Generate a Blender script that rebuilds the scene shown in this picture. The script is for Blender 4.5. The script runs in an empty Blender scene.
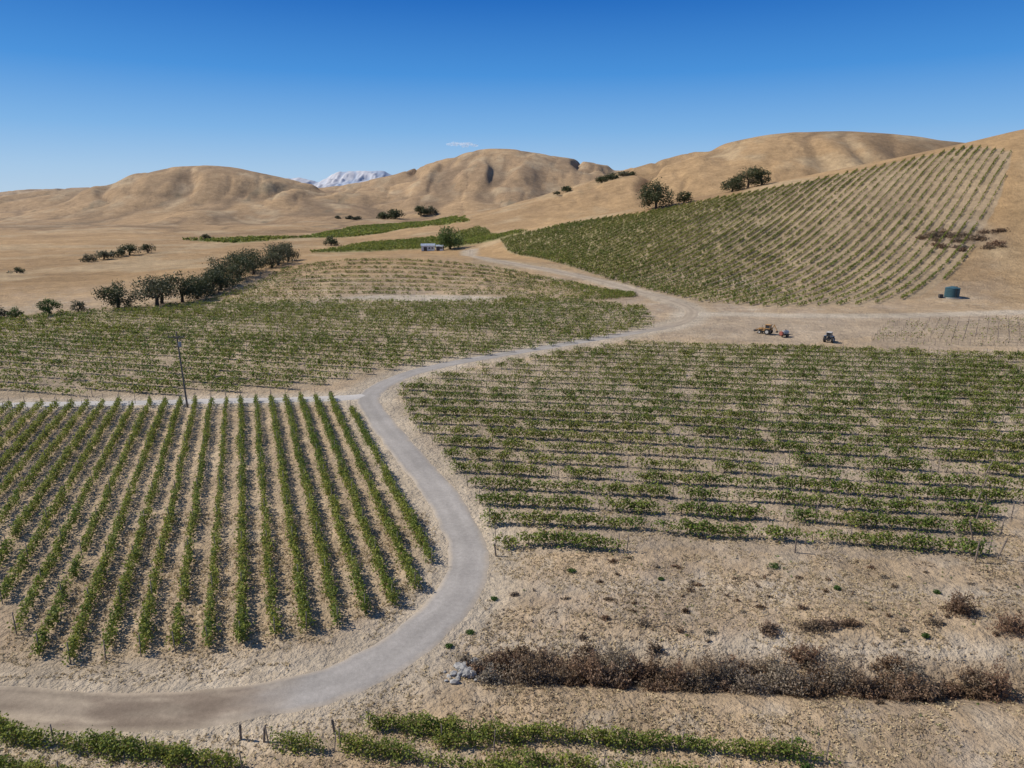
import bpy, math, numpy as np
from mathutils import Vector, Matrix
rng=np.random.default_rng(7)
sc=bpy.context.scene
# ---------------------------------------------------------------- noise
def vnoise(x,y,seed=0):
    x=np.asarray(x,float);y=np.asarray(y,float)
    ix=np.floor(x).astype(np.int64);iy=np.floor(y).astype(np.int64)
    fx=x-ix;fy=y-iy
    u=fx*fx*fx*(fx*(fx*6-15)+10);v=fy*fy*fy*(fy*(fy*6-15)+10)
    def h(a,b):
        n=(a*374761393+b*668265263+seed*982451653)&0xffffffff
        n=((n^(n>>13))*1274126177)&0xffffffff
        n=n^(n>>16)
        return (n&0xffff)/32767.5-1
    return (h(ix,iy)*(1-u)+h(ix+1,iy)*u)*(1-v)+(h(ix,iy+1)*(1-u)+h(ix+1,iy+1)*u)*v
def fbm(x,y,o=4,seed=0):
    s=0;a=1;t=0
    for i in range(o):
        s=s+a*vnoise(x*2**i+i*17.3,y*2**i-i*9.1,seed+i);t+=a;a*=.5
    return s/t
def ss(a,b,x):
    t=np.clip((x-a)/(b-a),0,1);return t*t*(3-2*t)
# ---------------------------------------------------------------- terrain shape
class Ridge:
    def __init__(s,pts,wf,wb,sig,g=0.08,seed=1):
        xs=[p[0] for p in pts];s.x=np.linspace(xs[0]-4*sig,xs[-1]+4*sig,1500)
        dx=s.x[1]-s.x[0];k=np.exp(-.5*(np.arange(-300,301)*dx/sig)**2);k/=k.sum()
        def sm(v):
            return np.convolve(np.pad(np.interp(s.x,xs,v),300,mode='edge'),k,'valid')
        s.y=sm([p[1] for p in pts]);s.z=sm([p[2] for p in pts])
        s.wf=sm(wf if hasattr(wf,'__len__') else [wf]*len(pts));s.wb=wb;s.g=g;s.seed=seed
    def __call__(s,x,y):
        yc=np.interp(x,s.x,s.y);z=np.interp(x,s.x,s.z);wf=np.interp(x,s.x,s.wf)
        d=(y-yc);q=np.where(d<0,-d/wf,d/s.wb)
        w=wf*.5
        n=vnoise(x/(w*.55),y/(w*2.2),s.seed)
        n=n*n*1.4
        q2=np.clip(q+s.g*(.35-n)*2.0*ss(.05,.5,q),0,1)
        return z*.5*(1+np.cos(np.pi*q2))
HD=Ridge([(-60,440,0),(-20,440,4),(31,450,17.4),(78,430,25),(161,400,42),(236,380,58),(268,380,66),(340,390,80),(450,400,85),(620,420,50),(800,420,30)],
   [60,80,190,230,215,195,190,190,190,190,190],170,14,0.015,11)
HC=Ridge([(-120,750,0),(-45,750,16.4),(30,750,32),(93,750,50),(134,750,62),(196,750,80),(257,750,92.6),(319,750,97),(382,750,96),(455,750,89),(533,750,85),(750,760,50),(1000,760,30)],340,300,24,.05,23)
HB=Ridge([(-480,1500,10),(-363,1500,58),(-277,1500,68),(-193,1500,90),(-119,1500,120),(-46,1500,136),(17,1500,133),(100,1500,113),(206,1500,94),(310,1500,90),(600,1500,80),(1400,1500,60)],520,500,28,.11,31)
HA=Ridge([(-1500,1300,20),(-940,1300,30),(-830,1300,44),(-735,1300,52),(-678,1300,73),(-603,1300,87),(-512,1300,89),(-441,1300,74),(-387,1300,59),(-333,1300,50),(-240,1300,30),(-150,1300,5)],400,400,20,.10,47)
HE=Ridge([(-4000,2300,60),(-1590,2200,41),(-1435,2200,59),(-1310,2200,65),(-1200,2200,58),(-960,2200,50),(-300,2200,50),(2000,2200,60)],700,700,30,.12,53)
def height(x,y):
    x=np.asarray(x,float);y=np.asarray(y,float)
    b=.22*fbm(x/22,y/22,3,3)*ss(10,60,y)
    b=b+3.0*fbm(x/150,y/150,3,5)*ss(330,700,np.hypot(x,y))
    b=b+2.5*fbm(x/90+3,y/110,3,6)*ss(-90,-170,x)*ss(180,260,y)
    yc=39.6-(x+2)*.075; d=(y-yc)
    b=b-0.9*np.exp(-(d/1.6)**2)*ss(-5,1,x)
    b=b+0.5*ss(1.0,6,d)*ss(-3,6,x)*ss(75,50,y)
    b=b+7.0*np.exp(-((x+58)/60)**2-((y-298)/48)**2)+2.5*np.exp(-((x-5)/40)**2-((y-290)/45)**2)
    s=0
    hs=[h(x,y) for h in (HD,HC,HB,HA,HE)]
    for h in hs: s=s+np.maximum(h,0)**4
    s=s**.25
    gl=np.sqrt(fbm(x/85+.5*fbm(x/90,y/90,2,91),y/210,2,77)**2+.004)
    far=ss(480,700,y)
    slope=ss(1,.60,hs[1]/97.)*ss(1,.72,hs[2]/134.)*ss(1,.65,hs[3]/89.)
    b=b+far*np.minimum(s,70)*.19*(ss(0,.4,gl)-.8)*(.06+.94*slope)
    g2=np.sqrt(fbm(x/34+.4*fbm(x/40,y/40,2,95),y/75,2,79)**2+.003)
    b=b+far*np.minimum(s,50)*.05*(ss(0,.35,g2)-.7)*(.08+.92*slope)
    return b+s
# ---------------------------------------------------------------- layout (metres, X right, Y away)
ROAD=[(-62,39.5),(-48,36.9),(-38,35.6),(-31.5,35.2),(-25,34.8),(-19.1,35.1),(-14.5,36.2),(-11.1,37.7),(-7.8,40.8),(-5.4,45),(-3.9,50.6),(-4.1,55.6),(-6.2,62.7),(-9.8,71.8),(-15.1,83.4),(-20.2,95.5),(-22.6,104),(-21.0,112.6),(-15.1,122.4),(-2.4,133.3),(10.3,143.4),(24.8,154.5),(37.4,164.6),(47.3,180),(50.5,200),(42.8,228.2),(32.4,252.8),(15,272.1),(-9.2,291),(-20,330),(-24.1,398.6)]
CROSS=[(-22.2,104.5),(-28.4,102.6),(-47.8,100.6),(-76.9,98.4),(-110,96),(-150,93)]
YTRACK=[(47,184),(63.3,184),(75.7,182),(95.1,181),(120,184),(160,190),(230,205)]
YARD=[(49.3,187.9),(63.3,188.3),(75.7,181),(95.1,180),(141.2,190),(160,183),(129.7,169),(84.7,154.7),(61.5,143),(42.2,150.6),(35.3,160.7)]
B1=[(-90,98),(-76.2,97.2),(-28.1,102.5),(-23.5,95.6),(-14.4,76.9),(-6.8,52.0),(-7.9,47.2),(-13.1,43.0),(-21.5,40.7),(-29.2,39.1),(-33.5,40.5),(-39.7,46.8),(-60,56),(-90,70)]
B2=[(-140,98),(-81,103),(-57,103),(-35.4,107.5),(-21.2,120.5),(1.7,136.8),(20,149.5),(35,165),(38,195),(14.8,209),(-33.5,203.6),(-93,202.8),(-114.8,189),(-132.7,175),(-190,150)]
B3=[(-18.0,106.8),(-13.5,116),(9.8,134),(28,144.5),(53,141.5),(76.3,138),(104.8,134),(120,125),(85,92),(62,73.2),(47.9,60),(40.5,52.4),(32.8,51.9),(24.8,53),(16.5,54.2),(6.6,53.3),(-1.2,53.4),(-1.8,58.4),(-3.6,65),(-7.6,76.3),(-12.9,87.3)]
B4=[(-2,370),(18.8,300),(43.7,240),(57,206),(77,196),(108,203),(128,214),(163,250),(208,301),(236,340),(231,364),(190,370),(151,375),(113.7,386.8),(72,396),(28.5,420),(-7.1,419)]
B5b=[(-94,209),(-34,206),(27,210),(40,217)]
B5t=[(-94,262),(-73,280),(-37,279),(-5,269),(17.5,249),(40,220)]
B6=[(-116.5,400),(-101.6,498),(-54,523),(-26,572),(10,430),(-7,424),(-25.6,424.5),(-68.7,426)]
B7=[(-242,508),(-164,538),(-189,817),(-106,1031),(-37,617),(-105,657),(-152,552),(-189,483)]
B8=[(96,171.6),(134,177),(150,165),(107.4,140.2),(77.7,145.4)]
def cat(pts,n=12):
    P=[np.array(p,float) for p in pts];P=[2*P[0]-P[1]]+P+[2*P[-1]-P[-2]];o=[]
    for i in range(1,len(P)-2):
        a,b,c,d=P[i-1:i+3]
        for t in np.linspace(0,1,n,endpoint=False):
            o.append(.5*((2*b)+(-a+c)*t+(2*a-5*b+4*c-d)*t*t+(-a+3*b-3*c+d)*t**3))
    o.append(P[-2]);return np.array(o)
def dist(x,y,line):
    best=np.full(x.shape,1e9)
    for a,b in zip(line[:-1],line[1:]):
        ab=b-a;t=np.clip(((x-a[0])*ab[0]+(y-a[1])*ab[1])/(ab@ab+1e-9),0,1)
        best=np.minimum(best,(x-a[0]-t*ab[0])**2+(y-a[1]-t*ab[1])**2)
    return np.sqrt(best)
def inpoly(x,y,poly):
    r=np.zeros(x.shape,bool);n=len(poly)
    for i in range(n):
        x1,y1=poly[i];x2,y2=poly[(i+1)%n]
        if y1==y2: continue
        c=((y1>y)!=(y2>y))&(x<(x2-x1)*(y-y1)/(y2-y1)+x1);r^=c
    return r
# ---------------------------------------------------------------- materials
def mat(name,col=None,rough=.8,metal=0,spec=.3):
    m=bpy.data.materials.new(name);m.use_nodes=True;b=m.node_tree.nodes["Principled BSDF"]
    if col: b.inputs["Base Color"].default_value=(*col,1)
    b.inputs["Roughness"].default_value=rough;b.inputs["Metallic"].default_value=metal
    b.inputs["Specular IOR Level"].default_value=spec
    return m
def paint(name,col,rough=.5,metal=0,sc_=3.0,amt=.25):
    m=mat(name,col,rough,metal);nt=m.node_tree;b=nt.nodes["Principled BSDF"]
    tc=nt.nodes.new("ShaderNodeTexCoord");n=nt.nodes.new("ShaderNodeTexNoise");n.inputs["Scale"].default_value=sc_;n.inputs["Detail"].default_value=6
    mr=nt.nodes.new("ShaderNodeMapRange");mr.inputs[1].default_value=.3;mr.inputs[2].default_value=.7;mr.inputs[3].default_value=1-amt;mr.inputs[4].default_value=1+amt*.5
    mx=nt.nodes.new("ShaderNodeMix");mx.data_type='RGBA';mx.blend_type='MULTIPLY';mx.inputs[0].default_value=1;mx.inputs[6].default_value=(*col,1)
    nt.links.new(tc.outputs["Object"],n.inputs[0]);nt.links.new(n.outputs[0],mr.inputs[0]);nt.links.new(mr.outputs[0],mx.inputs[7]);nt.links.new(mx.outputs[2],b.inputs["Base Color"])
    return m
def attr_mat(name,noises,bumps=(),rough=.95):
    m=mat(name,None,rough,0,.1);nt=m.node_tree;L=nt.links;b=nt.nodes["Principled BSDF"]
    at=nt.nodes.new("ShaderNodeAttribute");at.attribute_name="Col"
    geo=nt.nodes.new("ShaderNodeNewGeometry");cur=at.outputs["Color"]
    for (s,lo,hi,amt,det) in noises:
        n=nt.nodes.new("ShaderNodeTexNoise");n.inputs["Scale"].default_value=s;n.inputs["Detail"].default_value=det;n.inputs["Roughness"].default_value=.65
        L.new(geo.outputs["Position"],n.inputs[0])
        mr=nt.nodes.new("ShaderNodeMapRange");mr.inputs[1].default_value=.32;mr.inputs[2].default_value=.68;mr.inputs[3].default_value=lo;mr.inputs[4].default_value=hi
        L.new(n.outputs[0],mr.inputs[0])
        mx=nt.nodes.new("ShaderNodeMix");mx.data_type='RGBA';mx.blend_type='MULTIPLY';mx.inputs[0].default_value=amt
        L.new(cur,mx.inputs[6]);L.new(mr.outputs[0],mx.inputs[7]);cur=mx.outputs[2]
    L.new(cur,b.inputs["Base Color"]);prev=None
    for (bs,st,bd) in bumps:
        n=nt.nodes.new("ShaderNodeTexNoise");n.inputs["Scale"].default_value=bs;n.inputs["Detail"].default_value=8;n.inputs["Roughness"].default_value=.65
        L.new(geo.outputs["Position"],n.inputs[0])
        bp=nt.nodes.new("ShaderNodeBump");bp.inputs["Strength"].default_value=st;bp.inputs["Distance"].default_value=bd
        L.new(n.outputs[0],bp.inputs["Height"])
        if prev: L.new(prev,bp.inputs["Normal"])
        prev=bp.outputs[0];L.new(prev,b.inputs["Normal"])
    return m
def leaf_mat(name,trans=.3):
    m=mat(name,None,.6,0,.25);nt=m.node_tree;L=nt.links;b=nt.nodes["Principled BSDF"];out=nt.nodes["Material Output"]
    at=nt.nodes.new("ShaderNodeAttribute");at.attribute_name="Col";L.new(at.outputs["Color"],b.inputs["Base Color"])
    if trans:
        t=nt.nodes.new("ShaderNodeBsdfTranslucent");L.new(at.outputs["Color"],t.inputs[0])
        mx=nt.nodes.new("ShaderNodeMixShader");mx.inputs[0].default_value=trans
        L.new(b.outputs[0],mx.inputs[1]);L.new(t.outputs[0],mx.inputs[2]);L.new(mx.outputs[0],out.inputs[0])
    return m
M_LEAF=leaf_mat("vine_leaf",.4);M_OAK=leaf_mat("oak_leaf",.2);M_DRY=leaf_mat("dry_twig",.25)
M_WOOD=paint("weathered_wood",(.22,.17,.13),.9);M_BARK=paint("bark",(.09,.065,.045),.95);M_STEEL=paint("rusty_steel",(.18,.14,.11),.7)
# ---------------------------------------------------------------- mesh helpers
def mk(name,co,faces_flat,k,mats,col=None,smooth=False,parent=None):
    me=bpy.data.meshes.new(name);me.vertices.add(len(co));me.vertices.foreach_set("co",np.ascontiguousarray(co,dtype=np.float32).ravel())
    nf=len(faces_flat)//k
    me.loops.add(len(faces_flat));me.loops.foreach_set("vertex_index",np.asarray(faces_flat,dtype=np.int32))
    me.polygons.add(nf);me.polygons.foreach_set("loop_start",np.arange(nf,dtype=np.int32)*k)
    if smooth: me.polygons.foreach_set("use_smooth",np.ones(nf,bool))
    me.update(calc_edges=True)
    if col is not None:
        a=me.color_attributes.new("Col",'FLOAT_COLOR','POINT')
        c=np.ones((len(co),4),np.float32);c[:,:3]=col;a.data.foreach_set("color",c.ravel())
    for m in (mats if isinstance(mats,list) else [mats]): me.materials.append(m)
    o=bpy.data.objects.new(name,me);sc.collection.objects.link(o)
    if parent: o.parent=parent
    return o
def empty(name,loc=(0,0,0)):
    o=bpy.data.objects.new(name,None);o.location=loc;sc.collection.objects.link(o);o.empty_display_size=1;return o
def leaves(name,P,size,col,m,parent=None,k=4,asp=.8,up=0.0):
    N=len(P);n=rng.normal(size=(N,3));n[:,2]=n[:,2]+up;n/=np.linalg.norm(n,axis=1)[:,None]
    a=rng.normal(size=(N,3));t=np.cross(n,a);t/=np.linalg.norm(t,axis=1)[:,None];b=np.cross(n,t)
    s=(size*.5)[:,None] if hasattr(size,'__len__') else size*.5
    if k==4: c=np.stack([P+t*s,P+b*s*asp,P-t*s,P-b*s*asp],1)
    else: c=np.stack([P+t*s*1.2,P+(b*.95*asp-t*.6)*s*1.2,P-(b*.95*asp+t*.6)*s*1.2],1)
    return mk(name,c.reshape(-1,3),np.arange(N*k),k,m,np.repeat(col,k,0),parent=parent)
def boxes(name,B,h,w,m,lean=None,parent=None):
    B=np.asarray(B,float);N=len(B)
    h=np.broadcast_to(h,(N,));top=B.copy();top[:,2]+=h
    if lean is not None: top[:,:2]+=lean
    q=np.array([(-1,-1),(1,-1),(1,1),(-1,1)])*w/2
    co=np.zeros((N,8,3));co[:,:4]=B[:,None];co[:,4:]=top[:,None];co[:,:4,:2]+=q;co[:,4:,:2]+=q
    f=np.array([0,1,5,4,1,2,6,5,2,3,7,6,3,0,4,7,4,5,6,7])
    F=(np.arange(N)[:,None]*8+f).ravel()
    return mk(name,co.reshape(-1,3),F,4,m,parent=parent)
# ---------------------------------------------------------------- ground
def build_ground():
    th=np.concatenate([np.linspace(-180,-50,45)[:-1],np.linspace(-50,50,760),np.linspace(50,180,45)[1:-1]])
    th=np.radians(th);r=4*1.0105**np.arange(775)
    R,T=np.meshgrid(r,th,indexing='ij')
    X=R*np.sin(T);Y=R*np.cos(T);Z=height(X,Y)
    n,m=X.shape
    co=np.stack([X,Y,Z],-1).reshape(-1,3);x=co[:,0];y=co[:,1]
    i=np.arange(n-1)[:,None];j=np.arange(m)[None,:];j2=(j+1)%m
    f=np.stack([i*m+j,(i+1)*m+j,(i+1)*m+j2,i*m+j2],-1).reshape(-1,4)
    col=np.zeros((len(co),3))
    GOLD=np.array([.43,.27,.122]);GOLD2=np.array([.31,.195,.09]);TAN=np.array([.45,.33,.205]);SOIL=np.array([.385,.29,.20]);PALE=np.array([.51,.42,.305]);BROWN=np.array([.25,.18,.115])
    def mixc(c,w): 
        nonlocal col
        w=np.clip(w,0,1)[:,None];col=col*(1-w)+c*w
    n1=fbm(x/35,y/35,4,101);n2=fbm(x/9,y/9,4,103);n3=fbm(x/120,y/160,4,105);n4=fbm(x/2.6,y/2.6,3,107)
    col[:]=GOLD
    mixc(GOLD2,.35+1.2*n3);mixc(np.array([.48,.355,.20]),.55*ss(.05,.5,n1))
    fr=ss(550,750,y)
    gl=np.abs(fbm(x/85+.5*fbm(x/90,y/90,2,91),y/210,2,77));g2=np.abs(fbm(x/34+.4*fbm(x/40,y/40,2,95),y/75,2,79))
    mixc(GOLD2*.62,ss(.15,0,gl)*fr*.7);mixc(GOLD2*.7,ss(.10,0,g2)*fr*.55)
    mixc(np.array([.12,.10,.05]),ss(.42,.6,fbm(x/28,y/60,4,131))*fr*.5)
    near=ss(330,190,np.hypot(x,y))
    mixc(TAN,near*.9);mixc(SOIL,near*ss(-.1,.5,n2)*.7);mixc(PALE,near*ss(.1,.6,n4+.4*n1)*.5)
    mixc(BROWN,near*ss(.25,.7,fbm(x/5,y/3,4,111))*.4*ss(56,46,y))
    jx=x+.8*n4;jy=y+.8*n4
    loc=np.hypot(x,y)<1300
    def msk(poly):
        r=np.zeros(len(x));r[loc]=inpoly(jx[loc],jy[loc],poly);return r
    mixc(np.array([.47,.35,.22]),msk(B1)*.6*(1+.3*n2))
    mixc(np.array([.38,.29,.19]),msk(B2)*.8);mixc(np.array([.40,.31,.215]),msk(B3)*.75)
    m4=msk(B4);mixc(np.array([.39,.285,.17]),m4*.85);mixc(np.array([.29,.25,.11]),m4*.5*ss(160,40,x)*ss(230,330,y))
    mixc(PALE*.95,m4*ss(.25,.6,n1)*.3)
    mixc(np.array([.28,.26,.10]),msk(B6)*.75);mixc(np.array([.28,.26,.095]),msk(B7)*.7)
    mixc(np.array([.36,.27,.175]),msk(B8)*.8)
    mixc(np.array([.42,.32,.215]),msk(YARD)*.7)
    bare=np.exp(-((x+28)/26)**2-((y-213)/7)**2);mixc(PALE,ss(.2,.6,bare))
    nr=np.hypot(x,y)<460
    rl=cat(ROAD,5);dr=np.full(len(x),1e3);dr[nr]=dist(x[nr],y[nr],rl)
    mixc(PALE*.97,ss(6.5,2.5,dr+1.2*n2+.8*n4)*.75)
    dc=np.full(len(x),1e3);dc[nr]=dist(x[nr],y[nr],cat(CROSS,4));mixc(PALE,ss(5,2,dc+n4)*.8)
    dy=np.full(len(x),1e3);dy[nr]=dist(x[nr],y[nr],cat(YTRACK,4));mixc(PALE,ss(5,2,dy+n4)*.8)
    t1=y-(41.3-(x+2)*.03+.3*n2);mixc(PALE*1.02,np.exp(-(t1/1.0)**2)*ss(-4,0,x)*.75)
    t2=y-(48.2-(x+1)*.037+.4*n2);mixc(PALE,np.exp(-(t2/1.3)**2)*ss(-2,3,x)*.5)
    dd=y-(39.4-(x+2)*.075);mixc(BROWN,np.exp(-(dd/1.7)**2)*ss(-4,0,x)*.75)
    mixc(BROWN*1.15,np.exp(-((x-178)/13)**2-((y-272)/9)**2)*.8)
    mixc(np.array([.40,.265,.13]),ss(0,14,(x-y*.69)+0*x)*ss(190,215,y)*(1-m4)*ss(420,380,y)*.7)
    hz=1-np.exp(-np.hypot(x,y)/12000.);mixc(np.array([.42,.43,.47]),hz)  # aerial haze painted into the ground colour, stronger with distance
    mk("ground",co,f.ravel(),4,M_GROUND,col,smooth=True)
M_GROUND=attr_mat("dry_ground",[(.03,.80,1.12,.85,8),(.11,.74,1.18,.75,8),(.45,.75,1.18,.7,8),(2.6,.72,1.2,.8,8)],[(.05,.7,3.0),(1.6,.8,.35)])
build_ground()
# ---------------------------------------------------------------- roads
def ribbon(name,line,width,colf,lift=.035,m=None,nx=9,n=14):
    L=cat(line,n);d=np.gradient(L,axis=0);d/=np.linalg.norm(d,axis=1)[:,None];nn=np.stack([-d[:,1],d[:,0]],1)
    s=np.concatenate([[0],np.cumsum(np.linalg.norm(np.diff(L,axis=0),axis=1))])
    u=np.linspace(-1,1,nx)
    wv=(width/2)*(1+.09*vnoise(s/3.1,s*0,5)+.05*vnoise(s/.9,s*0,9));wv2=(width/2)*(1+.09*vnoise(s/2.7,s*0+4,6)+.05*vnoise(s/.8,s*0,8))
    W=np.where(u[None,:]<0,wv[:,None],wv2[:,None])*u[None,:]
    X=L[:,0:1]+nn[:,0:1]*W;Y=L[:,1:2]+nn[:,1:2]*W
    Z=height(X,Y)+lift+.03*(1-u[None,:]**2)
    Z[:,0]-=lift+.05;Z[:,-1]-=lift+.05
    co=np.stack([X,Y,Z],-1).reshape(-1,3);a,b=X.shape
    i=np.arange(a-1)[:,None];j=np.arange(b-1)[None,:]
    f=np.stack([i*b+j,i*b+j+1,(i+1)*b+j+1,(i+1)*b+j],-1).reshape(-1,4)[:,::-1].ravel()
    c=colf(X.ravel(),Y.ravel(),np.broadcast_to(u[None,:],X.shape).ravel(),np.repeat(s,b))
    return mk(name,co,f,4,m,c,smooth=True)
M_ROAD=attr_mat("worn_asphalt",[(.25,.85,1.12,.8,6),(3,.82,1.12,.7,8),(18,.8,1.2,.7,4)],[(12,.25,.03)])
def road_col(x,y,u,s):
    A=np.array([.33,.295,.255]);D=np.array([.29,.23,.165]);P=np.array([.47,.375,.265])
    w1=ss(-13,-18,x+1.2*fbm(x/2,y/2,2,3))*ss(60,50,y);w2=ss(150,172,y);w=np.maximum(w1,w2)[:,None]
    c=A*(1-w)+D*w;c=c*(1-.3*w2[:,None])+P*.3*w2[:,None]
    wt=(.5*np.exp(-((np.abs(u)-.45)/.16)**2)*(.6+.6*fbm(s/9,u*2,2,8)))[:,None]
    c=c*(1-wt*w)+P*wt*w
    ln=np.exp(-((np.abs(u)-.42)/.2)**2)[:,None];c=c*(.93+.11*ln)
    c=c*(1+.16*fbm(s/6,u*1.5,3,12))[:,None]
    e=ss(.66,1,np.abs(u)+.12*fbm(x/1.3,y/1.3,2,4))[:,None]*.75
    br=(w1*ss(-.2,.35,fbm(x/4,y/1.3,3,40)))[:,None]*.7
    c=c*(1-br)+np.array([.17,.125,.09])*br
    return c*(1-e)+P*e
ribbon("road",ROAD,3.8,road_col,m=M_ROAD,nx=13)
ribbon("gravel_road",CROSS,3.2,lambda x,y,u,s:(np.array([.46,.42,.37])*(1+.12*fbm(s/4,u*2,3,2))[:,None]),lift=.03,m=M_ROAD)
# ---------------------------------------------------------------- vines
GRN=np.array([.125,.19,.030]);YEL=np.array([.31,.315,.058]);OLV=np.array([.17,.20,.05]);BRN=np.array([.30,.20,.09])
def rows_in(poly,ang,sp,off=0):
    c,s=math.cos(ang),math.sin(ang);P=[(p[0]*c+p[1]*s,-p[0]*s+p[1]*c) for p in poly];vs=[p[1] for p in P];out=[]
    v=math.floor(min(vs)/sp)*sp+off
    while v<max(vs):
        xs=[]
        for i in range(len(P)):
            (x1,y1),(x2,y2)=P[i],P[(i+1)%len(P)]
            if (y1>v)!=(y2>v): xs.append(x1+(v-y1)/(y2-y1)*(x2-x1))
        xs.sort()
        for a,b in zip(xs[::2],xs[1::2]):
            if b-a>2: out.append(np.array([(a*c-v*s,a*s+v*c),(b*c-v*s,b*s+v*c)]))
        v+=sp
    return out
def block(name,rows,pitch,nl,lsz,hlo,hhi,wid,gap=.08,mix=(.5,.25,.05),k=4,trunks=False,posts=6,dens=None,szvar=.25,wob=.06,post_h=1.75,post_w=.055,sprawl=.0,hedge=False):
    V=[];PP=[]
    for r in rows:
        seg=np.linalg.norm(np.diff(r,axis=0),axis=1);cs=np.concatenate([[0],np.cumsum(seg)]);Ln=cs[-1]
        t=np.arange(.3+rng.random()*.9,Ln-rng.random()*.8,pitch)
        if len(t)<1: continue
        x=np.interp(t,cs,r[:,0]);y=np.interp(t,cs,r[:,1])
        e=.3;dx=np.interp(t+e,cs,r[:,0])-np.interp(t-e,cs,r[:,0]);dy=np.interp(t+e,cs,r[:,1])-np.interp(t-e,cs,r[:,1]);nn=np.hypot(dx,dy)+1e-6
        V.append(np.stack([x,y,dx/nn,dy/nn,np.full(len(t),rng.normal()*.08)],1))
        if posts:
            t=np.concatenate([np.arange(0,Ln,posts),[Ln]]);PP.append(np.stack([np.interp(t,cs,r[:,0]),np.interp(t,cs,r[:,1])],1))
    V=np.concatenate(V);rt=empty(name)
    x,y=V[:,0],V[:,1]
    d=np.ones(len(V)) if dens is None else dens(x,y)
    d=d*(1+(.25 if hedge else .38)*fbm(x/14,y/14,3,201)+V[:,4])
    sz=np.clip((1+szvar*rng.normal(size=len(V)))*d,.15,1.5)
    sz[rng.random(len(V))<gap]*=.18
    x=x+rng.normal(size=len(V))*wob;y=y+rng.normal(size=len(V))*wob
    cnt=np.maximum((nl*sz*np.sqrt(sz)).astype(int),0);idx=np.repeat(np.arange(len(V)),cnt);N=len(idx)
    if hedge: a=(rng.random(N)*2-1)*pitch*.56
    else: a=(rng.random(N)+rng.random(N)-1)*pitch*(.78+.35*sprawl)
    lump=rng.normal(size=(len(V),3))
    ph=lump[idx,0];w=wid*(.8+.3*np.sin(a*4/pitch+ph*3)+.25*rng.random(N))*np.sqrt(sz[idx])
    c=rng.normal(size=N)*.5*w+lump[idx,1]*.10*wid*(1+sprawl)
    zz=rng.beta(1.6,1.4,N);hh=(hhi-hlo)*(.75+.3*sz[idx])*(1+(.10 if hedge else .18)*np.sin(a*5/pitch+lump[idx,2]*3))
    z=hlo+zz*hh-np.abs(c)*(.35+.5*sprawl)
    sh=rng.random(N)<.04;z[sh]+=rng.random(sh.sum())*.35
    dx,dy=V[idx,2],V[idx,3]
    X=x[idx]+a*dx-c*dy;Y=y[idx]+a*dy+c*dx;Z=height(X,Y)+np.maximum(z,.08)
    vm=np.clip(rng.random(len(V))*.6+.5*fbm(x/20,y/20,2,301)+mix[0]-.3,0,1)[idx]
    ym=np.clip(vm+rng.normal(size=N)*.22,0,1)[:,None]
    col=GRN*(1-ym)+YEL*ym
    m2=rng.random(N)<mix[1];col[m2]=OLV*.9
    m3=rng.random(N)<mix[2];col[m3]=BRN
    col=col*(.75+.5*rng.random(N))[:,None]
    leaves("foliage",np.stack([X,Y,Z],1),lsz*(.7+.6*rng.random(N)),col,M_LEAF,rt,k=k,up=.7)
    if trunks:
        B=np.stack([x,y,height(x,y)-.05],1);boxes("trunks",B,hlo+.3,.055,M_BARK,lean=rng.normal(size=(len(B),2))*.07,parent=rt)
    if posts:
        PP=np.concatenate(PP);B=np.stack([PP[:,0],PP[:,1],height(PP[:,0],PP[:,1])-.1],1)
        boxes("posts",B,post_h+.1+rng.normal(size=len(B))*.06,post_w,M_STEEL,lean=rng.normal(size=(len(B),2))*.05,parent=rt)
    return rt
A1=math.radians(90)+math.atan(.384)
d1=lambda x,y:np.clip(.80+.30*ss(-45,-10,x)+.0*y,.5,1.2)
block("grapevine_rows",rows_in(B1,A1,2.15,.6),1.5,290,.18,.12,1.25,.41,gap=.02,mix=(.55,.3,.04),trunks=True,dens=d1,szvar=.14,posts=7,hedge=True)
block("grapevine_rows",rows_in(B3,math.radians(-8.5),4.1,1.2),1.6,215,.21,.42,1.3,.62,gap=.09,mix=(.55,.3,.07),trunks=True,szvar=.30,sprawl=.4,posts=5.4,wob=.10,post_h=1.65,post_w=.065,
      dens=lambda x,y:1.02+.12*ss(80,55,y))
block("grapevine_rows",rows_in(B2,math.radians(-14),4.0),1.6,92,.28,.35,1.25,.62,gap=.05,mix=(.55,.3,.07),posts=12,szvar=.25,post_h=1.5,dens=lambda x,y:1.06+0*x)
block("hillside_grapevine_rows",rows_in(B4,math.radians(47),3.7),1.5,38,.42,.15,1.25,.42,gap=.06,mix=(.55,.3,.14),k=3,posts=16,szvar=.25,post_h=1.5,
      dens=lambda x,y:np.clip(.68+.75*ss(180,50,x)*ss(210,310,y)+.32*ss(335,372,y)-.10*ss(150,210,x),.3,1.4))
def lerpc(pts,x): return np.interp(x,[p[0] for p in pts],[p[1] for p in pts])
r5=[]
for k_ in range(11):
    s_=k_/10;xx=np.linspace(-94+4*s_,40,40);yb=lerpc(B5b,xx);yt=lerpc(B5t,xx)
    kk=np.ones(5)/5;yt=np.convolve(np.pad(yt,2,mode='edge'),kk,'valid');yy=yb+(yt-yb)*s_
    r5.append(np.stack([xx,yy],1))
block("terraced_grapevine_rows",r5,1.6,54,.32,.12,.95,.6,gap=.06,mix=(.6,.3,.12),k=3,posts=20,post_h=1.2,szvar=.28,dens=lambda x,y:np.where(((x+28)/27)**2+((y-213)/7.5)**2<1,.12,1.0))
block("distant_grapevine_rows",rows_in(B6,math.radians(-12),4.2),3,44,.65,.3,1.6,.55,gap=.03,mix=(.7,.3,.06),k=3,posts=0)
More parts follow.
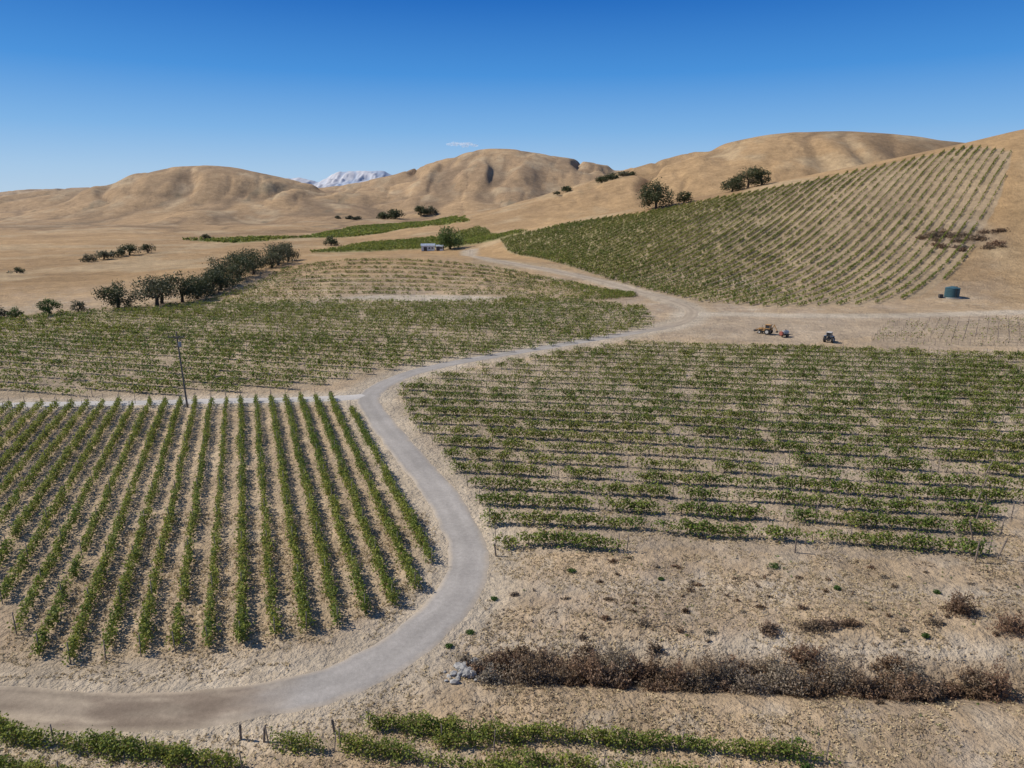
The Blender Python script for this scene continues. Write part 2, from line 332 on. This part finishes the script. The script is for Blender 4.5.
block("distant_grapevine_rows",rows_in(B7,math.radians(20),5.5),5,30,1.2,.3,1.9,.8,gap=.03,mix=(.65,.3,.06),k=3,posts=0)
rb=[[(-38,34.0),(-29.8,32.9),(-14.6,30.3)],[(-13.9,32.3),(-10,31.7)],[(-9.7,32),(-2.3,30.3),(4,29.0)],[(-8.4,33.5),(3,32.5),(17.4,31.1)],[(-36,31.6),(-15,28.2)],[(-1,31.0),(8,29.9),(15,28.9)],[(-4,32.3),(-1,32.0)]]
rb=[np.array(r) for r in rb]
block("foreground_grapevine_rows",rb,1.3,520,.13,.12,.98,.52,gap=.03,mix=(.65,.25,.07),trunks=True,szvar=.28,sprawl=.5,posts=6,post_h=1.3,dens=lambda x,y:1.08+0*x)
block("bare_trellis_rows",rows_in(B8,math.radians(-4),3.4),2.2,12,.3,.2,.9,.3,gap=.3,mix=(.5,.3,.4),k=3,posts=2.4,post_h=1.3)
# ---------------------------------------------------------------- trees
def limb(vs,fs,a,b,ra,rb,n=7):
    a=np.array(a,float);b=np.array(b,float);d=b-a;d/=np.linalg.norm(d);t=np.cross(d,(0.3,.8,.2));t/=np.linalg.norm(t);u=np.cross(d,t);i0=len(vs)
    for c,r in ((a,ra),(b,rb)):
        for i in range(n):
            g=2*math.pi*i/n;vs.append(c+r*(math.cos(g)*t+math.sin(g)*u))
    for i in range(n):
        j=(i+1)%n;fs+= [i0+i,i0+j,i0+n+j,i0+n+i]
def tree(name,x,y,w,h,nl=2600,lsz=.5,col=(.032,.042,.016),low=.04):
    z0=float(height(x,y));rt=empty(name,(x,y,z0));vs=[];fs=[]
    tr=.03*w+.1;th=h*.3;limb(vs,fs,(0,0,-.6),(0.03*w,0,th),tr*1.25,tr*.8)
    nb=int(max(10,min(30,w*1.8)));cen=[]
    for i in range(nb):
        g=rng.random()*6.28;f=rng.random();zz=h*(low+.14+.66*f)
        rm=.40*w*math.sqrt(max(.05,1-(max(0,f-.25)/.85)**2));rr=math.sqrt(rng.random())*rm
        c=np.array([rr*math.cos(g),rr*math.sin(g),zz]);cen.append((c,(.10+.08*rng.random())*w+.07*h))
        if i<8:
            m=np.array([c[0]*.45,c[1]*.45,th+.35*(max(zz,th)-th)]);limb(vs,fs,(0.03*w,0,th*.85),m,tr*.5,tr*.3,5);limb(vs,fs,m,c,tr*.3,tr*.08,5)
    mk("trunk_and_limbs",np.array(vs),fs,4,M_BARK,smooth=True,parent=rt)
    P=[];C=[];base=np.array(col)
    for c,r in cen:
        n=int(nl/nb);d=rng.normal(size=(n,3));d/=np.linalg.norm(d,axis=1)[:,None];q=rng.random(n)**.45
        p=c+d*(r*q*(1+.35*np.sin(d[:,0]*7+c[0])*np.sin(d[:,2]*6+c[1])))[:,None]*np.array([1,1,.78])
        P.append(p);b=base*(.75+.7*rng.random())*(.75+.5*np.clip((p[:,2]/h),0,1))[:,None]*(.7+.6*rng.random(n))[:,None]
        C.append(b)
    P=np.concatenate(P);C=np.concatenate(C);k=P[:,2]>.1
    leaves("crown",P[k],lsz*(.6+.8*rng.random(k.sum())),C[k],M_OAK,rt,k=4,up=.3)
    return rt
OAK=(.065,.073,.030);DUSTY=(.12,.11,.06);LUSH=(.09,.125,.03)
T=[("oak_tree",82,403,20,16,5200,.7,OAK),("oak_tree",97,399,10,7.5,1600,.6,OAK),("oak_tree",125,403,15,8,2600,.6,OAK),("oak_tree",134,404,17,12,3200,.6,OAK),("oak_tree",142,405,12,9,1800,.6,OAK),
("oak_tree",-37,414,17,13.5,3800,.65,LUSH),("oak_tree",-112,193,12,7.5,3400,.38,OAK),("oak_tree",-119,186,5,3.5,900,.3,DUSTY),
("willow_tree",-125,183,6.5,4.6,1800,.3,LUSH),("willow_tree",-130,177,4.5,3,900,.28,LUSH),("oak_tree",-136,178,7,3.6,1100,.35,DUSTY),("oak_tree",-142,182,9,4,1200,.35,OAK),
("oak_tree",-212,384,12,6,1500,.55,OAK),("oak_tree",-214,376,9,4.5,900,.55,OAK),("oak_tree",-216,366,11,5,1400,.55,DUSTY),("oak_tree",-217,354,9,4,1000,.5,DUSTY),("oak_tree",-208,396,9,5,1000,.5,OAK),("oak_tree",-216,300,7,2.2,600,.4,OAK),
("oak_tree",-226,513,9,4,800,.6,OAK),("oak_tree",-122,468,12,6,1200,.65,OAK),
("oak_tree",-172,1035,30,14,1600,1.6,OAK),("oak_tree",-190,1040,26,9,1200,1.5,OAK),("oak_tree",-140,1080,26,14,1300,1.6,OAK),("oak_tree",-126,1090,22,12,1000,1.6,DUSTY),
("oak_tree",88,697,15,7,900,1.0,OAK),("oak_tree",98,698,16,7,1000,1.0,OAK),("oak_tree",110,702,12,5,700,1.0,DUSTY),("oak_tree",120,716,12,6,700,1.0,OAK),("oak_tree",54,695,14,5,800,1.0,OAK),("oak_tree",44,690,9,3.5,400,.9,DUSTY)]
gp=[(-106,198),(-104,203),(-99,206),(-98,212),(-101,218),(-99,224),(-101,230),(-99,236),(-101,243),(-98,249),(-101,256),(-99,262),(-102,269),(-98,275),(-99,282),(-95,288),(-96,295)]
for i,(a,b) in enumerate(gp): T.append(("oak_tree",a+rng.normal()*1.6,b,10.5+rng.random()*5,6+rng.random()*4.6,2100,.42,OAK if rng.random()<.5 else tuple(.5*(np.array(OAK)+np.array(DUSTY)))))
for t in T: tree(*t)
def mass(name,pts,lsz,col):
    P=[];C=[]
    for (x,y,w,h) in pts:
        n=140;d=rng.normal(size=(n,3));d/=np.linalg.norm(d,axis=1)[:,None]
        p=np.array([x,y,float(height(x,y))+h*.4])+d*(rng.random(n)**.4)[:,None]*np.array([w/2,w/2,h*.55]);P.append(p);C.append(np.array(col)*(.6+.8*rng.random(n))[:,None])
    leaves(name,np.concatenate(P),lsz,np.concatenate(C),M_OAK)
mass("distant_tree_line",[(-240+rng.normal()*16,1000+rng.normal()*8,rng.uniform(7,12),rng.uniform(3,5)) for i in range(5)],1.8,(.08,.08,.045))
# ---------------------------------------------------------------- dry brush, tufts, weeds, rocks
def brush(name,items,n,lsz=.2):
    P=[];C=[];pal=[np.array(c) for c in ((.21,.135,.075),(.27,.195,.12),(.155,.095,.055),(.32,.265,.19),(.23,.135,.08))]
    for (x,y,r,h) in items:
        m=int(n*r*r);d=rng.normal(size=(m,3));d[:,2]=np.abs(d[:,2]);d/=np.linalg.norm(d,axis=1)[:,None];q=rng.random(m)**.5
        s1,s2=rng.random(2)*6
        rr=r*(1+.35*np.sin(d[:,0]*5+s1)*np.cos(d[:,1]*4+s2)+.25*np.sin(d[:,2]*9+s2))
        ex=.8+.9*rng.random()
        p=np.stack([x+d[:,0]*q*rr*ex,y+d[:,1]*q*rr*.8,d[:,2]*q*h*(1+.3*np.sin(d[:,0]*7+s1))],1);p[:,2]+=height(p[:,0],p[:,1])
        c=pal[rng.integers(5)]*.7+pal[rng.integers(5)]*.3
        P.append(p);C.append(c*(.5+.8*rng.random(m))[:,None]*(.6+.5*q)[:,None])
    return leaves(name,np.concatenate(P),lsz,np.concatenate(C),M_DRY,k=4,asp=.35)
it=[]
for i in range(200):
    x=-3.4+rng.random()*42;yy=39.4-(x+2)*.075+rng.normal()*.85;a=abs(rng.normal())*.35+.28
    if vnoise(x/2.2,3.,8)>-.7: it.append((x,yy,a,a*(.9+.7*rng.random())))
for x in (1.2,4.2,5.2,6.1,7.4,8.0,9.6,11,12.8,13.5,15.4,17,18.3,19.9,21,22.6,24.5,26,31,34.5): it.append((x+rng.normal()*.3,39.2-(x+2)*.075+rng.normal()*.45,.8+.75*rng.random(),1.4+rng.random()*1.2))
it+=[(33.2,44.5,1.15,1.5),(18.3,42.3,.8,.7),(35.6,42.3,1.1,1.2),(36,38.4,1.2,1.2),(22.8,42.8,.8,.5),(21.5,42.6,.9,.5),(24.3,42.9,.6,.4),(30.5,43.0,.5,.4),(9.5,43.2,.5,.3)]
for i in range(60):
    x=rng.uniform(0,40);it.append((x,rng.choice([42.6,46,50])+rng.normal()*1.2,.12+.25*rng.random(),.12+.2*rng.random()))
brush("dry_brush",it,1250)
brush("hillside_brush",[(174+rng.normal()*7,268+rng.normal()*5,1.2+rng.random()*1.8,.8+rng.random()*.8) for _ in range(22)],70,.7)
def tufts(name,n,xr,yr,base,sz,keep):
    x=rng.uniform(*xr,n);y=rng.uniform(*yr,n);k=keep(x,y);x=x[k];y=y[k];m=len(x);q=4
    cx=np.repeat(x,q)+rng.normal(size=m*q)*.07;cy=np.repeat(y,q)+rng.normal(size=m*q)*.07
    z=height(cx,cy)+.03+.05*rng.random(m*q)
    c=np.array(base)*(.6+.7*np.repeat(rng.random(m),q))[:,None]
    return leaves(name,np.stack([cx,cy,z],1),sz*(.6+.8*rng.random(m*q)),c,M_DRY,k=3,asp=.45,up=.5)
rl=cat(ROAD,5)
def offroad(x,y): return (dist(x,y,rl)>2.2+.5*rng.random(len(x)))
tufts("dry_grass",34000,(-36,46),(29,62),(.50,.39,.225),.15,lambda x,y:offroad(x,y)&(fbm(x/4,y/3,3,61)>-.12))
tufts("dry_grass",7000,(-5,46),(33,56),(.32,.24,.15),.17,lambda x,y:offroad(x,y)&(fbm(x/5,y/2.5,3,71)>.08)&(y<53))
tufts("green_weeds",900,(-9,40),(30,60),(.13,.17,.04),.18,lambda x,y:offroad(x,y)&(fbm(x/2.5,y/2.5,2,81)>.42)&(y<53))
it=[(4.9,50.2,.4,.3),(25.5,47.5,.3,.3),(-1.4,47,.3,.25),(12,49,.25,.2),(29,41.6,.3,.3),(-3,42.8,.35,.2),(-4.4,41.2,.3,.2),(16,30.5,.5,.35),(21.8,50.8,.5,.4),(33,47,.3,.25)]
P=[];C=[]
for (x,y,r,h) in it:
    n=150;d=rng.normal(size=(n,3));d/=np.linalg.norm(d,axis=1)[:,None];p=np.array([x,y,float(height(x,y))+h*.5])+d*np.array([r,r*.8,h*.55])*(rng.random(n)**.5)[:,None];P.append(p);C.append(np.array([.08,.13,.03])*(.6+.9*rng.random(n))[:,None])
leaves("green_shrubs",np.concatenate(P),.13,np.concatenate(C),M_LEAF)
import bmesh
def rocks():
    bm=bmesh.new()
    for i in range(46):
        a=rng.normal(size=2);x=-3.0+a[0]*.75;y=38.5+a[1]*.5;s=rng.uniform(.10,.34)
        r=bmesh.ops.create_icosphere(bm,subdivisions=1,radius=s)
        for v in r['verts']:
            v.co=Vector((v.co.x*rng.uniform(.7,1.3),v.co.y*rng.uniform(.7,1.3),v.co.z*rng.uniform(.5,.9)))
        M=Matrix.Translation((x,y,float(height(x,y))+s*.3+max(0,.35-.3*(a@a)**.5)))@Matrix.Rotation(rng.random()*6,4,'Z')@Matrix.Rotation(rng.normal()*.5,4,'X')
        bmesh.ops.transform(bm,matrix=M,verts=r['verts'])
    me=bpy.data.meshes.new("rock_pile");bm.to_mesh(me);o=bpy.data.objects.new("rock_pile",me);sc.collection.objects.link(o);me.materials.append(paint("pale_rock",(.34,.32,.29),.9,0,5,.4))
rocks()
# ---------------------------------------------------------------- built objects
def prim(kind,name,parent,loc,dim,m,rot=(0,0,0),bev=0,seg=20,r2=None):
    bm=bmesh.new()
    if kind=='box': bmesh.ops.create_cube(bm,size=1)
    elif kind=='cyl': bmesh.ops.create_cone(bm,cap_ends=True,segments=seg,radius1=.5,radius2=.5 if r2 is None else r2,depth=1)
    bmesh.ops.scale(bm,vec=dim,verts=bm.verts)
    if bev: bmesh.ops.bevel(bm,geom=bm.edges[:],offset=bev,segments=2,affect='EDGES')
    me=bpy.data.meshes.new(name);bm.to_mesh(me);bm.free();me.materials.append(m)
    o=bpy.data.objects.new(name,me);sc.collection.objects.link(o);o.parent=parent;o.location=loc;o.rotation_euler=rot;return o
M_RUB=paint("tyre_rubber",(.035,.033,.03),.9);M_GLS=mat("cab_glass",(.03,.04,.05),.1,0,.5);M_DK=paint("dark_steel",(.07,.065,.06),.6)
def wheel(p,x,y,r,w,m=None):
    prim('cyl',"wheel",p,(x,y,r),(2*r,2*r,w),M_RUB,(math.pi/2,0,0),.04,24)
    prim('cyl',"wheel_hub",p,(x,y,r),(r*1.1,r*1.1,w+.06),m or M_DK,(math.pi/2,0,0),.02,16)
def tractor(x,y,ang,c,cab=True,loader=False,scl=.8):
    p=empty("tractor",(x,y,float(height(x,y))));p.rotation_euler=(0,0,ang);p.scale=(scl,)*3;m=paint("tractor_paint",c,.6,0,2,.35);wh=paint("tractor_trim",(.5,.47,.42),.6)
    for s in (-1,1):
        wheel(p,-.8,s*.95,.8,.45,wh);wheel(p,1.35,s*.8,.48,.3,wh)
        prim('box',"fender",p,(-.8,s*.95,1.68),(1.3,.5,.08),m,bev=.03);prim('box',"fender_front",p,(-.2,s*.95,1.4),(.08,.5,.5),m,(0,-.5,0),bev=.02)
    prim('box',"hood",p,(1.0,0,1.2),(1.7,.75,.75),m,bev=.09);prim('box',"grille",p,(1.87,0,1.15),(.06,.6,.55),M_DK);prim('box',"chassis",p,(.3,0,.75),(2.8,.5,.35),M_DK,bev=.03)
    prim('box',"front_axle",p,(1.35,0,.5),(.18,1.4,.15),M_DK);prim('cyl',"exhaust",p,(.9,.28,1.95),(.1,.1,.9),M_DK,seg=10);prim('box',"seat",p,(-.75,0,1.35),(.5,.5,.45),M_DK,bev=.06)
    if cab:
        for a in (-1.3,-.05):
            for s in (-.55,.55): prim('box',"cab_pillar",p,(a,s,2.0),(.08,.08,1.2),m)
        prim('box',"cab_roof",p,(-.67,0,2.63),(1.6,1.35,.14),wh if c[0]<.3 else m,bev=.05);prim('box',"cab_glass",p,(-.67,0,2.05),(1.15,1.0,.95),M_GLS)
    if loader:
        for s in (-.55,.55): prim('box',"loader_arm",p,(1.7,s,1.35),(1.9,.12,.16),m,(0,.35,0))
        prim('box',"bucket",p,(2.75,0,.75),(.6,1.7,.55),M_DK,(0,.3,0),bev=.05)
        prim('box',"backhoe_boom",p,(-1.9,0,2.0),(.22,.25,1.9),m,(0,-.5,0));prim('box',"backhoe_stick",p,(-2.7,0,1.9),(.18,.2,1.7),m,(0,.5,0));prim('box',"backhoe_bucket",p,(-3.1,0,1.0),(.5,.5,.5),M_DK,bev=.05)
tractor(58.6,155.5,2.4,(.46,.26,.10),True,True,.85)
tractor(69.2,146.2,.9,(.17,.21,.26),True,False,.85)
p=empty("sprayer_trailer",(61.7,152,float(height(61.7,152))));p.rotation_euler=(0,0,.5);p.scale=(.85,.85,.85)
for s in (-1,1): wheel(p,0,s*.85,.5,.3)
prim('box',"frame",p,(.3,0,.6),(3.2,.9,.12),M_DK,bev=.02);prim('cyl',"tank",p,(0,0,1.25),(1.15,1.15,2.1),paint("tank_white",(.5,.48,.44),.5),(0,math.pi/2,0),.12,24)
prim('cyl',"fan_housing",p,(-1.35,0,1.1),(1.2,1.2,.5),paint("red_paint",(.32,.10,.07),.6),(0,math.pi/2,0),.05,24);prim('box',"drawbar",p,(2.3,0,.55),(1.4,.12,.1),M_DK);prim('cyl',"filler_cap",p,(.2,0,1.88),(.4,.4,.12),M_DK)
p=empty("water_tank",(136,211,float(height(136,211))));p.scale=(.88,.88,.88);tm=paint("tank_green_blue",(.045,.10,.115),.5,0,.6,.3)
prim('cyl',"pad",p,(0,0,.0),(6.2,6.2,.3),paint("concrete",(.4,.36,.3),.9),seg=40)
prim('cyl',"shell",p,(0,0,1.75),(4.6,4.6,3.2),tm,seg=48)
for z in (.6,1.3,2.0,2.7): prim('cyl',"rib",p,(0,0,z),(4.72,4.72,.1),tm,seg=48)
prim('cyl',"roof",p,(0,0,3.65),(4.8,4.8,.6),tm,seg=48,r2=.08);prim('cyl',"hatch",p,(.9,-.5,3.78),(.7,.7,.25),M_DK,seg=16)
for s in (-.2,.2): prim('box',"ladder_rail",p,(s,-2.42,1.8),(.05,.05,3.4),M_DK)
for i in range(9): prim('box',"ladder_rung",p,(0,-2.42,.4+i*.35),(.4,.04,.04),M_DK)
prim('box',"pump_box",p,(-4.2,-.6,.6),(1.3,1.0,1.2),M_DK,bev=.05);prim('cyl',"pipe",p,(-2.9,-.6,.35),(.14,.14,2.2),M_DK,(0,math.pi/2,0))
def shed(x,y,L,W,Hh,ang):
    p=empty("farm_shed",(x,y,float(height(x,y))));p.rotation_euler=(0,0,ang);wm=paint("white_siding",(.66,.66,.64),.6,0,1,.15);rm=paint("metal_roof",(.42,.46,.5),.4,.3,1,.2)
    prim('box',"walls",p,(0,0,Hh/2),(L,W,Hh),wm)
    bm=bmesh.new();e=.3;pk=Hh+W*.22
    v=[bm.verts.new(c) for c in [(-L/2-e,-W/2-e,Hh),(L/2+e,-W/2-e,Hh),(L/2+e,W/2+e,Hh),(-L/2-e,W/2+e,Hh),(-L/2-e,0,pk),(L/2+e,0,pk)]]
    for q in ((0,1,5,4),(2,3,4,5),(1,2,5),(3,0,4),(3,2,1,0)): bm.faces.new([v[i] for i in q])
    me=bpy.data.meshes.new("roof");bm.to_mesh(me);me.materials.append(rm);o=bpy.data.objects.new("roof",me);sc.collection.objects.link(o);o.parent=p;o.location=(0,0,.01)
    prim('box',"door",p,(-L*.2,-W/2-.02,1.15),(2.0,.06,2.3),M_DK)
    for a in (.1,.32): prim('box',"window",p,(L*a,-W/2-.02,1.6),(1.1,.06,.9),M_GLS);prim('box',"window_frame",p,(L*a,-W/2-.01,1.6),(1.3,.05,1.1),wm)
shed(-50,414,8,5,3.0,.1);shed(-42.5,410,4,3.5,2.6,-.1)
px_,py_=-48.4,97.4;p=empty("utility_pole",(px_,py_,float(height(px_,py_))));p.rotation_euler=(0,math.radians(-1.2),0);pm=paint("pole_wood",(.20,.165,.135),.9)
prim('cyl',"pole",p,(0,0,5.6),(.30,.30,11.8),pm,seg=14,r2=.32);prim('box',"crossarm",p,(0,-.18,10.7),(2.4,.12,.14),pm)
for s in (-1.05,-.4,.4,1.05): prim('cyl',"insulator",p,(s,-.18,10.88),(.12,.12,.22),M_DK,seg=10)
for s in (-1,1): prim('box',"brace",p,(s*.4,-.18,10.35),(.9,.05,.06),pm,(0,s*.7,0))
prim('cyl',"transformer",p,(.32,-.05,9.6),(.4,.4,.7),paint("transformer_grey",(.3,.31,.32),.5),seg=16)
def post(x,y,h,lean,nm="wooden_post",w=.14):
    p=empty(nm,(x,y,float(height(x,y))));prim('cyl',"stake",p,(lean[0]*h/2,lean[1]*h/2,h/2),(w,w,h+.1),M_WOOD,(-lean[1],lean[0],0),.01,10);prim('cyl',"cap_wire",p,(lean[0]*h*.85,lean[1]*h*.85,h*.85),(w*1.25,w*1.25,.05),M_DK,(-lean[1],lean[0],0),0,10)
for q in [(41.2,52.1,2.0,(.25,0)),(41.4,55.5,2.0,(-.3,.05)),(43.2,58.2,2.1,(.15,0)),(45.5,62,2.1,(.3,0)),(46.5,61,2.1,(-.3,0)),(49,66,2.0,(.2,0)),(52,70,2.0,(.25,0)),(-15.6,32.6,1.0,(.05,0)),(-10.3,33.0,1.0,(-.08,0)),(-14.2,32.4,.9,(.1,.1)),(39,51.6,1.9,(.02,0)),(24.5,53.3,1.5,(0,0)),(-1.4,53.5,1.2,(-.1,0))]: post(*q)
# ---------------------------------------------------------------- far mountain and cloud
cr=[(-3600,120),(-3200,220),(-2988,288),(-2800,300),(-2674,300),(-2422,262),(-2300,330),(-2170,372),(-1980,385),(-1855,392),(-1602,380),(-1438,313),(-1287,262),(-1000,180),(-600,100)]
xx=np.linspace(-3600,-600,260);zc=10+np.interp(xx,[c[0] for c in cr],[c[1] for c in cr])+18*fbm(xx/140,xx*0,5,5)
qq=np.linspace(-1,1,70);X,Q=np.meshgrid(xx,qq,indexing='ij');Y=9000+Q*1300
rg=np.abs(fbm(X/170,Y/420,4,9));Z=zc[:,None]*(1-np.abs(Q))**.9-60*(1-ss(0,.45,rg))*(1-np.abs(Q))*np.minimum(1,np.abs(Q)*5)-10
a,b=X.shape;i=np.arange(a-1)[:,None];j=np.arange(b-1)[None,:];f=np.stack([i*b+j,(i+1)*b+j,(i+1)*b+j+1,i*b+j+1],-1).ravel()
nn=(rg+.4*fbm(X/120,Y/200,4,19)).ravel();w_=ss(-.1,.35,nn)[:,None];mc=np.array([.33,.38,.46])*(1-w_)+np.array([.50,.49,.50])*w_  # pale rock tones with blue distance haze mixed into the colour
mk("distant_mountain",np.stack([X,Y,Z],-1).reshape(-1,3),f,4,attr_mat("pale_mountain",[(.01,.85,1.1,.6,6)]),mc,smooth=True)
bm=bmesh.new()
for i in range(6):
    r=bmesh.ops.create_icosphere(bm,subdivisions=4,radius=1);s=(rng.uniform(38,60),40,rng.uniform(14,30));ox=-810+i*62;oz=735+rng.normal()*12
    for v in r['verts']:
        k=1+.35*float(vnoise(v.co.x*2.5+i,v.co.z*2.5+v.co.y,4))+.12*float(vnoise(v.co.x*7+i,v.co.z*7+v.co.y,6));v.co=Vector((v.co.x*s[0]*k+ox,v.co.y*s[1]*k+9500,v.co.z*s[2]*k+oz))
me=bpy.data.meshes.new("cloud");bm.to_mesh(me);o=bpy.data.objects.new("cloud",me);sc.collection.objects.link(o)
for q in me.polygons:q.use_smooth=True
m=mat("cloud_white",(.9,.9,.9),1,0,0);nt=m.node_tree;t=nt.nodes.new("ShaderNodeBsdfTransparent");tl=nt.nodes.new("ShaderNodeBsdfTranslucent");tl.inputs[0].default_value=(.95,.95,.95,1)
m1=nt.nodes.new("ShaderNodeMixShader");m1.inputs[0].default_value=.6;nt.links.new(nt.nodes["Principled BSDF"].outputs[0],m1.inputs[1]);nt.links.new(tl.outputs[0],m1.inputs[2])
mx=nt.nodes.new("ShaderNodeMixShader");mx.inputs[0].default_value=.2
nt.links.new(t.outputs[0],mx.inputs[1]);nt.links.new(m1.outputs[0],mx.inputs[2]);nt.links.new(mx.outputs[0],nt.nodes["Material Output"].inputs[0]);me.materials.append(m)
# ---------------------------------------------------------------- camera, sky, sun
cam=bpy.data.cameras.new("camera");co=bpy.data.objects.new("camera",cam);sc.collection.objects.link(co)
cam.lens=24;cam.sensor_width=36;cam.clip_start=.5;cam.clip_end=50000;co.location=(0,0,30);co.rotation_euler=(math.pi/2-math.radians(15.1),0,0);sc.camera=co
EL=math.radians(45);AZ=math.radians(-80)
w=bpy.data.worlds.new("World");sc.world=w;w.use_nodes=True;nt=w.node_tree;L=nt.links
sk=nt.nodes.new("ShaderNodeTexSky");sk.sky_type='NISHITA';sk.sun_disc=False;sk.sun_elevation=EL;sk.sun_rotation=AZ;sk.altitude=300;sk.air_density=1.0;sk.dust_density=.1;sk.ozone_density=4.0
tc=nt.nodes.new("ShaderNodeTexCoord");sp=nt.nodes.new("ShaderNodeSeparateXYZ");L.new(tc.outputs["Generated"],sp.inputs[0])
rp=nt.nodes.new("ShaderNodeValToRGB");e=rp.color_ramp.elements
cs=[(0,(.46,.62,.79)),(.04,(.36,.56,.80)),(.09,(.20,.44,.78)),(.16,(.06,.28,.70)),(.25,(.010,.14,.52)),(.45,(.03,.12,.40)),(1,(.10,.17,.36))]  # last stop, overhead and out of view, brightened to lift the shadows
e[0].position=0;e[0].color=(*cs[0][1],1);e[1].position=1;e[1].color=(*cs[-1][1],1)
for p_,c_ in cs[1:-1]:
    q=e.new(p_);q.color=(*c_,1)
v2=nt.nodes.new("ShaderNodeVectorMath");v2.operation='SCALE';v2.inputs[3].default_value=10
mx=nt.nodes.new("ShaderNodeMix");mx.data_type='RGBA';mx.inputs[0].default_value=.94
L.new(sp.outputs[2],rp.inputs[0]);L.new(rp.outputs[0],v2.inputs[0]);L.new(sk.outputs[0],mx.inputs[6]);L.new(v2.outputs[0],mx.inputs[7]);L.new(mx.outputs[2],nt.nodes["Background"].inputs[0]);nt.nodes["Background"].inputs[1].default_value=.1
d=Vector((math.sin(AZ)*math.cos(EL),math.cos(AZ)*math.cos(EL),math.sin(EL)))
s=bpy.data.lights.new("sun",'SUN');s.energy=5.0;s.color=(1,.96,.89);s.angle=math.radians(.5);so=bpy.data.objects.new("sun",s);sc.collection.objects.link(so);so.rotation_euler=d.to_track_quat('Z','Y').to_euler()
sc.view_settings.view_transform='Standard';sc.view_settings.look='None';sc.view_settings.exposure=0
